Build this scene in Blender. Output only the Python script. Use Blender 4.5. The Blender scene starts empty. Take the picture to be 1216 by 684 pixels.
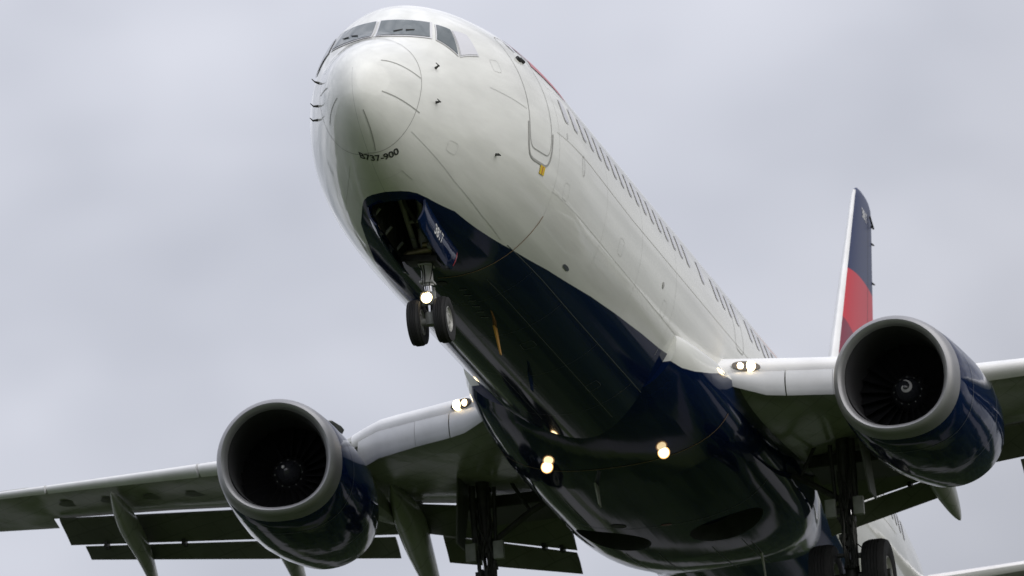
import bpy, bmesh, math, random
from mathutils import Vector, Matrix
random.seed(7)
R = math.radians
sc = bpy.context.scene
col = sc.collection

# ------------------------------------------------------------------ camera, sky, sun, exposure
# The airliner is built in its own frame: x aft from the nose, p to port, z up (blender y = -p).
PITCH = R(3.0)                                    # nose-up attitude on approach
CAM_P = Vector((-138.72607, -33.74342, -46.73274))   # camera in the airliner's frame (x, -p, z)
RIGHT = Vector((0.2391644, -0.9691256, -0.0599669))
DOWN = Vector((0.2665080, 0.1249063, -0.9557049))
FWD = Vector((0.9336883, 0.2125889, 0.2881529))
ry = Matrix.Rotation(PITCH, 3, 'Y')
cam_w = ry @ CAM_P
ROOT_Z = 1.8 - cam_w.z                            # camera stands 1.8 m above the grass
cd = bpy.data.cameras.new('camera'); cam = bpy.data.objects.new('camera', cd); col.objects.link(cam)
m3 = Matrix((ry @ RIGHT, ry @ (-DOWN), ry @ (-FWD))).transposed()
cam.matrix_world = Matrix.Translation(cam_w + Vector((0, 0, ROOT_Z))) @ m3.to_4x4()
cd.sensor_width = 36.0; cd.lens = 12437.28 / 1216 * 36.0
cd.clip_start = 1.0; cd.clip_end = 20000
cd.dof.use_dof = True; cd.dof.focus_distance = 147.0; cd.dof.aperture_fstop = 4.0
sc.camera = cam

SUN_EL, SUN_AZ = R(36), R(205)
w = bpy.data.worlds.new('World'); sc.world = w; w.use_nodes = True
N, L = w.node_tree.nodes, w.node_tree.links
N.clear()
out = N.new('ShaderNodeOutputWorld'); bg = N.new('ShaderNodeBackground'); bg.inputs['Strength'].default_value = 0.1
sky = N.new('ShaderNodeTexSky'); sky.sky_type = 'NISHITA'; sky.sun_disc = False
sky.sun_elevation = SUN_EL; sky.sun_rotation = SUN_AZ
tc = N.new('ShaderNodeTexCoord')
sep = N.new('ShaderNodeSeparateXYZ'); L.new(tc.outputs['Generated'], sep.inputs[0])
# overcast deck: brighter overhead than at the horizon, with soft uneven cloud
mr = N.new('ShaderNodeMapRange'); mr.inputs['From Min'].default_value = 0.0; mr.inputs['From Max'].default_value = 1.0
mr.inputs['To Min'].default_value = 5.2; mr.inputs['To Max'].default_value = 11.5
L.new(sep.outputs['Z'], mr.inputs['Value'])
mp = N.new('ShaderNodeMapping'); mp.inputs['Location'].default_value = (0.30, 0.10, 0.0); mp.inputs['Scale'].default_value = (1, 1, 1.6)
L.new(tc.outputs['Generated'], mp.inputs['Vector'])
nz = N.new('ShaderNodeTexNoise'); nz.inputs['Scale'].default_value = 9.0; nz.inputs['Detail'].default_value = 4.0; nz.inputs['Roughness'].default_value = 0.5
L.new(mp.outputs[0], nz.inputs['Vector'])
nm = N.new('ShaderNodeMapRange'); nm.inputs['From Min'].default_value = 0.3; nm.inputs['From Max'].default_value = 0.7
nm.inputs['To Min'].default_value = 0.60; nm.inputs['To Max'].default_value = 1.28
L.new(nz.outputs['Fac'], nm.inputs['Value'])
mu = N.new('ShaderNodeMath'); mu.operation = 'MULTIPLY'; L.new(mr.outputs[0], mu.inputs[0]); L.new(nm.outputs[0], mu.inputs[1])
# a darker, bluer cloud bank low on one side of the sky
bank = N.new('ShaderNodeVectorMath'); bank.operation = 'DOT_PRODUCT'; bank.inputs[1].default_value = tuple((ry @ (RIGHT * 0.87 + DOWN * 0.49)).normalized())
L.new(tc.outputs['Generated'], bank.inputs[0])
bk = N.new('ShaderNodeMapRange'); bk.interpolation_type = 'SMOOTHSTEP'; bk.inputs['From Min'].default_value = 0.0; bk.inputs['From Max'].default_value = 0.075
bk.inputs['To Min'].default_value = 1.0; bk.inputs['To Max'].default_value = 0.62; L.new(bank.outputs['Value'], bk.inputs['Value'])
mu2 = N.new('ShaderNodeMath'); mu2.operation = 'MULTIPLY'; L.new(mu.outputs[0], mu2.inputs[0]); L.new(bk.outputs[0], mu2.inputs[1]); mu = mu2
tint = N.new('ShaderNodeMix'); tint.data_type = 'RGBA'
tint.inputs['A'].default_value = (0.84, 0.90, 1.08, 1); tint.inputs['B'].default_value = (1.03, 1.01, 1.04, 1)
L.new(nz.outputs['Fac'], tint.inputs['Factor'])
vm = N.new('ShaderNodeVectorMath'); vm.operation = 'SCALE'; L.new(tint.outputs['Result'], vm.inputs[0]); L.new(mu.outputs[0], vm.inputs['Scale'])
mx = N.new('ShaderNodeMix'); mx.data_type = 'RGBA'; mx.inputs['Factor'].default_value = 0.94
L.new(sky.outputs[0], mx.inputs['A']); L.new(vm.outputs[0], mx.inputs['B'])
L.new(mx.outputs['Result'], bg.inputs['Color']); L.new(bg.outputs[0], out.inputs[0])

sl = bpy.data.lights.new('sun', 'SUN'); sl.energy = 1.5; sl.angle = R(80); sl.color = (1.0, 0.96, 0.9)
so = bpy.data.objects.new('sun', sl); col.objects.link(so)
sd = Vector((math.cos(SUN_EL) * math.sin(SUN_AZ), math.cos(SUN_EL) * math.cos(SUN_AZ), math.sin(SUN_EL)))
so.rotation_euler = sd.to_track_quat('Z', 'Y').to_euler()

sc.view_settings.view_transform = 'Standard'; sc.view_settings.look = 'None'
sc.view_settings.exposure = 0.22; sc.view_settings.gamma = 1.0
sc.render.resolution_x = 1024; sc.render.resolution_y = 576

# ------------------------------------------------------------------ materials
def mat(name, base, rough=0.4, metal=0.0, coat=0.0, emit=None, es=0.0, vary=0.0, vscale=3.0, spec=0.5, bump=0.0):
    m = bpy.data.materials.new(name); m.use_nodes = True
    n, l = m.node_tree.nodes, m.node_tree.links
    b = n['Principled BSDF']
    b.inputs['Base Color'].default_value = (*base, 1); b.inputs['Roughness'].default_value = rough
    b.inputs['Metallic'].default_value = metal; b.inputs['Coat Weight'].default_value = coat; b.inputs['Coat Roughness'].default_value = 0.04
    b.inputs['Specular IOR Level'].default_value = spec
    if emit:
        b.inputs['Emission Color'].default_value = (*emit, 1); b.inputs['Emission Strength'].default_value = es
    if vary > 0:
        t = n.new('ShaderNodeTexCoord'); mpn = n.new('ShaderNodeMapping'); mpn.inputs['Scale'].default_value = (0.35, 1, 1)
        q = n.new('ShaderNodeTexNoise'); q.inputs['Scale'].default_value = vscale; q.inputs['Detail'].default_value = 6
        r = n.new('ShaderNodeMapRange'); r.inputs['From Min'].default_value = 0.3; r.inputs['From Max'].default_value = 0.7
        r.inputs['To Min'].default_value = 1 - vary; r.inputs['To Max'].default_value = 1 + vary * 0.4
        h = n.new('ShaderNodeVectorMath'); h.operation = 'SCALE'; h.inputs[0].default_value = base
        l.new(t.outputs['Object'], mpn.inputs[0]); l.new(mpn.outputs[0], q.inputs['Vector']); l.new(q.outputs['Fac'], r.inputs['Value'])
        l.new(r.outputs[0], h.inputs['Scale']); l.new(h.outputs[0], b.inputs['Base Color'])
        r2 = n.new('ShaderNodeMapRange'); r2.inputs['To Min'].default_value = rough * 0.8; r2.inputs['To Max'].default_value = rough * 1.3
        l.new(q.outputs['Fac'], r2.inputs['Value']); l.new(r2.outputs[0], b.inputs['Roughness'])
    if bump > 0:
        t = n.new('ShaderNodeTexCoord'); q = n.new('ShaderNodeTexNoise'); q.inputs['Scale'].default_value = 2.2; q.inputs['Detail'].default_value = 2
        bp = n.new('ShaderNodeBump'); bp.inputs['Strength'].default_value = bump; bp.inputs['Distance'].default_value = 0.05
        l.new(t.outputs['Object'], q.inputs['Vector']); l.new(q.outputs['Fac'], bp.inputs['Height']); l.new(bp.outputs[0], b.inputs['Normal'])
    return m

WHITE = (0.82, 0.825, 0.785); NAVY = (0.003, 0.011, 0.048)

def curve_node(n, pts, x0, x1, y0, y1):
    """value curve through pts, both axes normalised"""
    c = n.new('ShaderNodeFloatCurve'); cv = c.mapping.curves[0]
    P = [((x - x0) / (x1 - x0), (y - y0) / (y1 - y0)) for x, y in pts]
    while len(cv.points) < len(P): cv.points.new(0.5, 0.5)
    for q, (a, b) in zip(cv.points, P): q.location = (a, b); q.handle_type = 'VECTOR'
    c.mapping.update(); return c

def livery(name, pts, axis, zmax, sharp=0.004):
    """white paint above, gloss navy below an edge that follows pts along the body"""
    m = bpy.data.materials.new(name); m.use_nodes = True
    n, l = m.node_tree.nodes, m.node_tree.links; b = n['Principled BSDF']
    t = n.new('ShaderNodeTexCoord'); s = n.new('ShaderNodeSeparateXYZ'); l.new(t.outputs['Object'], s.inputs[0])
    y0, y1 = (0.0, 2.5) if axis == 'p' else (-2.5, 2.5); parts = []
    for lo_, hi_ in ((1.4, 5.1), (5.1, 42.0)):
        a = n.new('ShaderNodeMapRange'); a.inputs['From Min'].default_value = lo_; a.inputs['From Max'].default_value = hi_; l.new(s.outputs['X'], a.inputs['Value'])
        pp = [q for q in pts if lo_ <= q[0] <= hi_]
        if not pp: pp = [(lo_, pts[0][1]), (hi_, pts[0][1])]
        if pp[0][0] > lo_: pp = [(lo_, pts[0][1])]+pp
        if pp[-1][0] < hi_: pp = pp+[(hi_, pts[-1][1] if hi_ > 20 else pts[0][1])]
        c = curve_node(n, pp, lo_, hi_, y0, y1); l.new(a.outputs[0], c.inputs['Value']); parts.append(c)
    gt = n.new('ShaderNodeMath'); gt.operation = 'GREATER_THAN'; gt.inputs[1].default_value = 5.1; l.new(s.outputs['X'], gt.inputs[0])
    cm = n.new('ShaderNodeMix'); l.new(gt.outputs[0], cm.inputs['Factor']); l.new(parts[0].outputs[0], cm.inputs['A']); l.new(parts[1].outputs[0], cm.inputs['B'])
    e = n.new('ShaderNodeMapRange'); e.inputs['To Min'].default_value = y0; e.inputs['To Max'].default_value = y1; l.new(cm.outputs['Result'], e.inputs['Value'])
    if axis == 'p':
        v = n.new('ShaderNodeMath'); v.operation = 'ABSOLUTE'; l.new(s.outputs['Y'], v.inputs[0]); src = v.outputs[0]
    else: src = s.outputs['Z']
    d = n.new('ShaderNodeMath'); d.operation = 'SUBTRACT'; l.new(e.outputs[0], d.inputs[0]); l.new(src, d.inputs[1])
    k = n.new('ShaderNodeMapRange'); k.inputs['From Min'].default_value = -sharp; k.inputs['From Max'].default_value = sharp; l.new(d.outputs[0], k.inputs['Value'])
    z = n.new('ShaderNodeMath'); z.operation = 'LESS_THAN'; z.inputs[1].default_value = zmax; l.new(s.outputs['Z'], z.inputs[0])
    f = n.new('ShaderNodeMath'); f.operation = 'MULTIPLY'; l.new(k.outputs[0], f.inputs[0]); l.new(z.outputs[0], f.inputs[1])
    # slight grime streaked along the body
    mpn = n.new('ShaderNodeMapping'); mpn.inputs['Scale'].default_value = (0.25, 2.2, 2.2); l.new(t.outputs['Object'], mpn.inputs[0])
    q = n.new('ShaderNodeTexNoise'); q.inputs['Scale'].default_value = 1.6; q.inputs['Detail'].default_value = 8; l.new(mpn.outputs[0], q.inputs['Vector'])
    r = n.new('ShaderNodeMapRange'); r.inputs['From Min'].default_value = 0.35; r.inputs['From Max'].default_value = 0.75
    r.inputs['To Min'].default_value = 1.0; r.inputs['To Max'].default_value = 0.86; l.new(q.outputs['Fac'], r.inputs['Value'])
    h = n.new('ShaderNodeVectorMath'); h.operation = 'SCALE'; h.inputs[0].default_value = WHITE; l.new(r.outputs[0], h.inputs['Scale'])
    x = n.new('ShaderNodeMix'); x.data_type = 'RGBA'; l.new(f.outputs[0], x.inputs['Factor']); l.new(h.outputs[0], x.inputs['A']); x.inputs['B'].default_value = (*NAVY, 1)
    l.new(x.outputs['Result'], b.inputs['Base Color'])
    ro = n.new('ShaderNodeMapRange'); ro.inputs['To Min'].default_value = 0.03; ro.inputs['To Max'].default_value = 0.12; l.new(q.outputs['Fac'], ro.inputs['Value'])
    l.new(ro.outputs[0], b.inputs['Roughness'])
    b.inputs['Coat Weight'].default_value = 0.0; b.inputs['Specular IOR Level'].default_value = 0.33
    # skin panels are never perfectly smooth
    mb = n.new('ShaderNodeMapping'); mb.inputs['Scale'].default_value = (0.16, 4.0, 4.0); l.new(t.outputs['Object'], mb.inputs[0])
    q2 = n.new('ShaderNodeTexNoise'); q2.inputs['Scale'].default_value = 1.1; q2.inputs['Detail'].default_value = 2; l.new(mb.outputs[0], q2.inputs['Vector'])
    bu = n.new('ShaderNodeBump'); bu.inputs['Strength'].default_value = 0.15; bu.inputs['Distance'].default_value = 0.03
    l.new(q2.outputs['Fac'], bu.inputs['Height']); l.new(bu.outputs[0], b.inputs['Normal'])
    return m

BLUE_EDGE = [(1.4, 0), (1.62, 0), (1.64, 0.10), (1.70, 0.21), (1.80, 0.31), (1.95, 0.40), (2.2, 0.49), (2.94, 0.706), (5.1, 1.016), (6.7, 1.19), (8.8, 1.347), (10.1, 1.418), (11.7, 1.486), (12.8, 1.52),
             (14, 1.58), (15.3, 1.68), (17, 1.75), (24, 1.70), (30, 1.35), (36, 0.7), (42, 0.2)]
M = {
 'body': livery('fuselage_livery', BLUE_EDGE, 'p', -0.3),
 'fairing': livery('fairing_livery', [(0, -1.34), (13.2, -1.34), (13.6, -1.36), (14.0, -1.32), (14.6, -1.20), (15.2, -1.05), (16.2, -0.95), (17.2, -0.60), (42, -0.6)], 'z', 0.5),
 'white': mat('white_paint', WHITE, 0.22, vary=0.08),
 'navy': mat('navy_paint', NAVY, 0.08, spec=0.38, bump=0.12),
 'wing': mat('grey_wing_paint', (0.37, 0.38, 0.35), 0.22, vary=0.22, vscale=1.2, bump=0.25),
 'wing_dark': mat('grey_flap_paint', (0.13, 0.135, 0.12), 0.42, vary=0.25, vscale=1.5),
 'slat': mat('slat_paint', (0.80, 0.80, 0.80), 0.30, metal=0.0, vary=0.08),
 'krueger': mat('krueger_paint', (0.50, 0.51, 0.52), 0.35, vary=0.1),
 'lip': mat('bare_metal_lip', (0.33, 0.33, 0.34), 0.42, metal=0.6, vary=0.10, vscale=2.0),
 'liner': mat('inlet_liner', (0.035, 0.035, 0.038), 0.7),
 'blade': mat('fan_titanium', (0.055, 0.055, 0.06), 0.38, metal=0.8),
 'hub': mat('spinner_paint', (0.02, 0.021, 0.025), 0.22, coat=0.5),
 'swirl': mat('spinner_swirl_paint', (0.40, 0.40, 0.39), 0.5),
 'hot': mat('exhaust_metal', (0.16, 0.14, 0.12), 0.45, metal=0.9, vary=0.3),
 'rubber': mat('tyre_rubber', (0.013, 0.013, 0.014), 0.75, vary=0.2, vscale=9),
 'rim': mat('wheel_rim_paint', (0.42, 0.42, 0.40), 0.45, metal=0.3, vary=0.15, vscale=9),
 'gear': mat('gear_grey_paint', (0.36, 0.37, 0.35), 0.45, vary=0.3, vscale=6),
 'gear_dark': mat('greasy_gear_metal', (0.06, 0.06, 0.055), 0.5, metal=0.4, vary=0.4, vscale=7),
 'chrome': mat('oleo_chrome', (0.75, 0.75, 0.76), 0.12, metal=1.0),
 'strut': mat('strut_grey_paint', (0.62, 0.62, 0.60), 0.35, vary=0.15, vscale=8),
 'brass': mat('cadmium_fitting', (0.30, 0.26, 0.14), 0.4, metal=0.6, vary=0.3, vscale=8),
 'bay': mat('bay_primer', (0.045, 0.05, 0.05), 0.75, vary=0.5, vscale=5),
 'glass': mat('cockpit_glass', (0.12, 0.14, 0.145), 0.05, spec=0.6),
 'pane': mat('cabin_pane', (0.68, 0.68, 0.71), 0.12),
 'frame': mat('window_frame_metal', (0.66, 0.66, 0.67), 0.4),
 'seam': mat('panel_seam', (0.38, 0.38, 0.36), 0.6),
 'seam_soft': mat('panel_seam_soft', (0.64, 0.64, 0.62), 0.5),
 'band_tan': mat('tan_band_paint', (0.30, 0.19, 0.11), 0.6),
 'seam_blue': mat('panel_seam_navy', (0.10, 0.11, 0.13), 0.4),
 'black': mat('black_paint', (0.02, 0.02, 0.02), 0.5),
 'lamp_flare': mat('lamp_flare_ring', (0.9, 0.6, 0.3), 0.3, emit=(1.0, 0.52, 0.18), es=1.3),  # warm flare round the lamp lens, put in as emission colour
 'marking': mat('grey_black_marking', (0.045, 0.045, 0.045), 0.5),
 'yellow': mat('yellow_marking', (0.75, 0.52, 0.02), 0.5),
 'amber': mat('amber_antenna_paint', (0.50, 0.26, 0.05), 0.45),
 'red': mat('red_marking', (0.48, 0.025, 0.035), 0.3, coat=0.3),
 'maroon': mat('maroon_paint', (0.20, 0.015, 0.03), 0.3, coat=0.3),
 'letter': mat('white_lettering', (0.80, 0.80, 0.80), 0.4),
 'lamp': mat('landing_lamp', (1, 0.9, 0.7), 0.3, emit=(1.0, 0.76, 0.42), es=6.5),
 'lamp_cover': mat('lamp_recess', (0.10, 0.09, 0.08), 0.12, metal=0.7),
}
def fin_paint():
    m = bpy.data.materials.new('fin_livery'); m.use_nodes = True
    n, l = m.node_tree.nodes, m.node_tree.links; b = n['Principled BSDF']
    t = n.new('ShaderNodeTexCoord'); s = n.new('ShaderNodeSeparateXYZ'); l.new(t.outputs['Object'], s.inputs[0])
    def lin(a, bx, c):   # step( a + bx*x - z ) : 1 below the line
        u = n.new('ShaderNodeMath'); u.operation = 'MULTIPLY_ADD'; u.inputs[1].default_value = bx; u.inputs[2].default_value = a; l.new(s.outputs['X'], u.inputs[0])
        v = n.new('ShaderNodeMath'); v.operation = 'LESS_THAN'; l.new(s.outputs['Z'], v.inputs[0]); l.new(u.outputs[0], v.inputs[1]); return v.outputs[0]
    red = lin(7.15 - 0.02 * 36.2, 0.0, 0); mar = lin(5.55 + 0.35 * 35.5 - 0.0, -0.35, 0)
    red = lin(6.80 - 0.06 * 36.2, 0.06, 0)
    x1 = n.new('ShaderNodeMix'); x1.data_type = 'RGBA'; x1.inputs['A'].default_value = (0.010, 0.022, 0.085, 1); x1.inputs['B'].default_value = (0.55, 0.02, 0.035, 1); l.new(red, x1.inputs['Factor'])
    x2 = n.new('ShaderNodeMix'); x2.data_type = 'RGBA'; l.new(x1.outputs['Result'], x2.inputs['A']); x2.inputs['B'].default_value = (0.20, 0.015, 0.04, 1); l.new(mar, x2.inputs['Factor'])
    l.new(x2.outputs['Result'], b.inputs['Base Color']); b.inputs['Roughness'].default_value = 0.35; b.inputs['Specular IOR Level'].default_value = 0.3
    return m
M['fin'] = fin_paint()

def panel_lines(m, sx, sy, dark=0.55):
    """skin joints and fastener rows pressed into the paint of a surface"""
    n, l = m.node_tree.nodes, m.node_tree.links; b = n['Principled BSDF']
    t = n.new('ShaderNodeTexCoord'); mp_ = n.new('ShaderNodeMapping'); mp_.inputs['Rotation'].default_value = (0, 0, R(-62)); mp_.inputs['Scale'].default_value = (sx, sy, 0)
    br = n.new('ShaderNodeTexBrick'); br.inputs['Scale'].default_value = 1.0; br.inputs['Mortar Size'].default_value = 0.008; br.inputs['Mortar Smooth'].default_value = 0.3
    br.inputs['Color1'].default_value = (1, 1, 1, 1); br.inputs['Color2'].default_value = (.94, .94, .94, 1); br.inputs['Mortar'].default_value = (dark, dark, dark, 1)
    l.new(t.outputs['Object'], mp_.inputs[0]); l.new(mp_.outputs[0], br.inputs['Vector'])
    x = n.new('ShaderNodeMix'); x.data_type = 'RGBA'; x.blend_type = 'MULTIPLY'; x.inputs['Factor'].default_value = 1.0
    lk = b.inputs['Base Color'].links[0]; l.new(lk.from_socket, x.inputs['A']); l.new(br.outputs['Color'], x.inputs['B']); l.new(x.outputs['Result'], b.inputs['Base Color'])
panel_lines(M['wing'], .45, .9, .75); panel_lines(M['wing_dark'], .8, .8, .65)

# ------------------------------------------------------------------ mesh helpers (everything in x, p, z)
ROOT = None
class MB:
    def __init__(s): s.v = []; s.f = []
    def add(s, vs, fs):
        o = len(s.v); s.v += [tuple(q) for q in vs]; s.f += [[i + o for i in f] for f in fs]; return s
    def loft(s, rings, caps=True, closed=True):
        n = len(rings[0]); vs = [q for r in rings for q in r]; fs = []
        for i in range(len(rings) - 1):
            for j in range(n if closed else n - 1):
                k = (j + 1) % n
                fs.append([i * n + j, i * n + k, (i + 1) * n + k, (i + 1) * n + j])
        if caps and closed: fs.append(list(range(n))[::-1]); fs.append([(len(rings) - 1) * n + j for j in range(n)])
        return s.add(vs, fs)
    def tube(s, path, rad, n=12, caps=True):
        path = [Vector(q) for q in path]; rad = rad if isinstance(rad, (list, tuple)) else [rad] * len(path); rings = []
        for i, q in enumerate(path):
            d = (path[min(i + 1, len(path) - 1)] - path[max(i - 1, 0)]).normalized()
            a = d.orthogonal().normalized() if i == 0 else (pa - d * pa.dot(d)).normalized(); pa = a; b = d.cross(a)
            rings.append([q + (a * math.cos(t) + b * math.sin(t)) * rad[i] for t in [2 * math.pi * k / n for k in range(n)]])
        return s.loft(rings, caps)
    def box(s, c, h, rot=None):
        c = Vector(c); vs = []
        for i in (-1, 1):
            for j in (-1, 1):
                for k in (-1, 1):
                    q = Vector((i * h[0], j * h[1], k * h[2])); q = rot @ q if rot else q; vs.append(c + q)
        return s.add(vs, [[0, 1, 3, 2], [4, 6, 7, 5], [0, 4, 5, 1], [2, 3, 7, 6], [0, 2, 6, 4], [1, 5, 7, 3]])
    def revolve(s, o, d, prof, n=48, up=(0, 0, 1), caps=False):
        """prof: (along, radius)"""
        o = Vector(o); d = Vector(d).normalized(); a = Vector(up); a = (a - d * a.dot(d)).normalized(); b = d.cross(a)
        return s.loft([[o + d * t + (a * math.cos(2 * math.pi * k / n) + b * math.sin(2 * math.pi * k / n)) * r for k in range(n)] for t, r in prof], caps)
    def build(s, name, m, parent=None, smooth=True, angle=35, label=None, bevel=0):
        me = bpy.data.meshes.new(name)
        me.from_pydata([(x, -p, z) for x, p, z in s.v], [], s.f); me.validate()
        bm = bmesh.new(); bm.from_mesh(me)
        bmesh.ops.remove_doubles(bm, verts=bm.verts, dist=1e-5)
        bmesh.ops.recalc_face_normals(bm, faces=bm.faces)
        if bevel:
            es = [e for e in bm.edges if len(e.link_faces) == 2 and e.calc_face_angle(0) > R(40)]
            bmesh.ops.bevel(bm, geom=es, offset=bevel, segments=2, affect='EDGES', profile=0.6)
        bm.to_mesh(me); bm.free()
        for mm in (m if isinstance(m, (list, tuple)) else [m]): me.materials.append(M[mm] if isinstance(mm, str) else mm)
        if smooth:
            me.polygons.foreach_set('use_smooth', [True] * len(me.polygons)); me.set_sharp_from_angle(angle=R(angle))
        o = bpy.data.objects.new(name, me); col.objects.link(o); o.parent = parent
        if label: o['label'] = label
        return o

def pchip(X, Y):
    n = len(X); h = [X[i+1]-X[i] for i in range(n-1)]; d = [(Y[i+1]-Y[i])/h[i] for i in range(n-1)]
    m = [0]*n; m[0] = d[0]; m[-1] = d[-1]
    for i in range(1, n-1):
        if d[i-1]*d[i] > 0:
            w1 = 2*h[i]+h[i-1]; w2 = h[i]+2*h[i-1]; m[i] = (w1+w2)/(w1/d[i-1]+w2/d[i])
    def f(x):
        if x <= X[0]: return Y[0]
        if x >= X[-1]: return Y[-1]
        i = 0
        while X[i+1] < x: i += 1
        t = (x-X[i])/h[i]
        return Y[i]*(1+2*t)*(1-t)**2+h[i]*m[i]*t*(1-t)**2+Y[i+1]*t*t*(3-2*t)+h[i]*m[i+1]*t*t*(t-1)
    return f
XS = [0,.05,.2,.5,1,1.5,2,2.5,3,4,5,6,7, 25,27,29,31,33,35,37,39,40.5,41.2]
WD = [0,.16,.31,.50,.72,.915,1.095,1.255,1.40,1.63,1.77,1.845,1.88, 1.88,1.86,1.80,1.66,1.46,1.22,.92,.60,.34,.2]
ZT = [-.60,-.38,-.15,.10,.37,.60,1.02,1.34,1.52,1.74,1.86,1.89,1.88, 1.88,1.88,1.87,1.85,1.82,1.77,1.69,1.56,1.40,1.28]
ZB = [-.62,-.83,-1.03,-1.26,-1.52,-1.70,-1.83,-1.93,-2.0,-2.08,-2.12,-2.13,-2.13, -2.13,-2.02,-1.75,-1.40,-.98,-.5,0.0,.5,.85,.95]
ZM = [-.61,-.62,-.60,-.56,-.48,-.40,-.32,-.25,-.19,-.1,-.04,0,0, 0,.05,.15,.28,.45,.65,.85,1.02,1.12,1.12]
TX = [math.sqrt(x) for x in XS]
G = [pchip(TX, Y) for Y in (WD, ZT, ZB, ZM)]
def sect(x): t = math.sqrt(max(x, 0)); return [g(t) for g in G]
def S0(x, th):
    w_, t, b, m = sect(x); c, s = math.cos(th), math.sin(th)
    return Vector((x, w_*c, m+((t-m) if s > 0 else (m-b))*s))
def S(x, th, off=0.0):
    q = S0(x, th)
    if off:
        a = S0(x+.01, th)-S0(max(x-.01, 0), th); b = S0(x, th+.005)-S0(x, th-.005); nrm = b.cross(a).normalized()
        if nrm.dot(Vector((0, math.cos(th), math.sin(th)))) < 0: nrm = -nrm
        q = q+nrm*off
    return q
def th_of(x, p=None, z=None, lower=False):
    w_, t, b, m = sect(x)
    if z is not None:
        s = (z-m)/((t-m) if z > m else (m-b)); return math.asin(max(-1, min(1, s)))
    c = math.acos(max(-1, min(1, p/w_))); return -c if lower else c

def dens(pts, step):
    o = []
    for a, b in zip(pts, pts[1:]):
        n = max(1, int(math.ceil(max(abs(b[0]-a[0])/step, abs(b[1]-a[1])*1.8/step))))
        o += [(a[0]+(b[0]-a[0])*k/n, a[1]+(b[1]-a[1])*k/n) for k in range(n)]
    return o+[pts[-1]]
def ribbon(mb, pts, wid, off=.004, surf=S, step=.12):
    """flat strip following (x, theta) points on a surface"""
    pts = dens(pts, step); q = [surf(x, t, off) for x, t in pts]; o = [surf(x, t, off+.01)-surf(x, t, off) for x, t in pts]; vs = []
    for i in range(len(q)):
        d = (q[min(i+1, len(q)-1)]-q[max(i-1, 0)]).normalized(); s = d.cross(o[i]).normalized()*wid/2; vs += [q[i]-s, q[i]+s]
    return mb.add(vs, [[2*i, 2*i+1, 2*i+3, 2*i+2] for i in range(len(q)-1)])
def quadpatch(mb, c, off, nu=8, nv=8, surf=S, thick=0.0):
    """bilinear patch between four (x, theta) corners"""
    def pt(u, v): return [(1-u)*((1-v)*c[0][k]+v*c[3][k])+u*((1-v)*c[1][k]+v*c[2][k]) for k in (0, 1)]
    vs = [surf(*pt(i/nu, j/nv), off) for i in range(nu+1) for j in range(nv+1)]
    return mb.add(vs, [[i*(nv+1)+j, i*(nv+1)+j+1, (i+1)*(nv+1)+j+1, (i+1)*(nv+1)+j] for i in range(nu) for j in range(nv)])
def blob(mb, cx, ct, rx, rt, off, n=20, power=2.0, surf=S, rings=3):
    """rounded superellipse patch on a surface; rt in radians"""
    vs = [surf(cx, ct, off)]; fs = []
    for r in range(1, rings+1):
        for k in range(n):
            a = 2*math.pi*k/n; c, s = math.cos(a), math.sin(a)
            vs.append(surf(cx+rx*r/rings*math.copysign(abs(c)**(2/power), c), ct+rt*r/rings*math.copysign(abs(s)**(2/power), s), off))
    for k in range(n): fs.append([0, 1+k, 1+(k+1) % n])
    for r in range(rings-1):
        for k in range(n): a = 1+r*n; b = a+n; fs.append([a+k, b+k, b+(k+1) % n, a+(k+1) % n])
    return mb.add(vs, fs)
def ringline(mb, cx, ct, rx, rt, wid, off, n=36, power=4.0, surf=S, a0=0, a1=360):
    pts = []
    for k in range(n+1):
        a = R(a0+(a1-a0)*k/n); c, s = math.cos(a), math.sin(a)
        pts.append((cx+rx*math.copysign(abs(c)**(2/power), c), ct+rt*math.copysign(abs(s)**(2/power), s)))
    return ribbon(mb, pts, wid, off, surf, step=.07)
def text_mesh(s, size, bold=0.0):
    cu = bpy.data.curves.new('lettering_curve', 'FONT'); cu.body = s; cu.size = size; cu.offset = bold; cu.align_x = 'CENTER'; cu.resolution_u = 3
    o = bpy.data.objects.new('tmp', cu); col.objects.link(o)
    me = o.to_mesh(); vs = [tuple(v.co) for v in me.vertices]; fs = [list(p.vertices) for p in me.polygons]
    o.to_mesh_clear(); bpy.data.objects.remove(o); return vs, fs
def boolean(o, cutters):
    bpy.context.view_layer.update()
    for c in cutters:
        md = o.modifiers.new('cut', 'BOOLEAN'); md.operation = 'DIFFERENCE'; md.object = c; md.solver = 'EXACT'
    dg = bpy.context.evaluated_depsgraph_get(); ev = o.evaluated_get(dg); me = bpy.data.meshes.new_from_object(ev)
    o.modifiers.clear(); old = o.data; o.data = me; me.name = old.name
    me.polygons.foreach_set('use_smooth', [True]*len(me.polygons)); me.set_sharp_from_angle(angle=R(35))
    for c in cutters: bpy.data.objects.remove(c)

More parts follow.
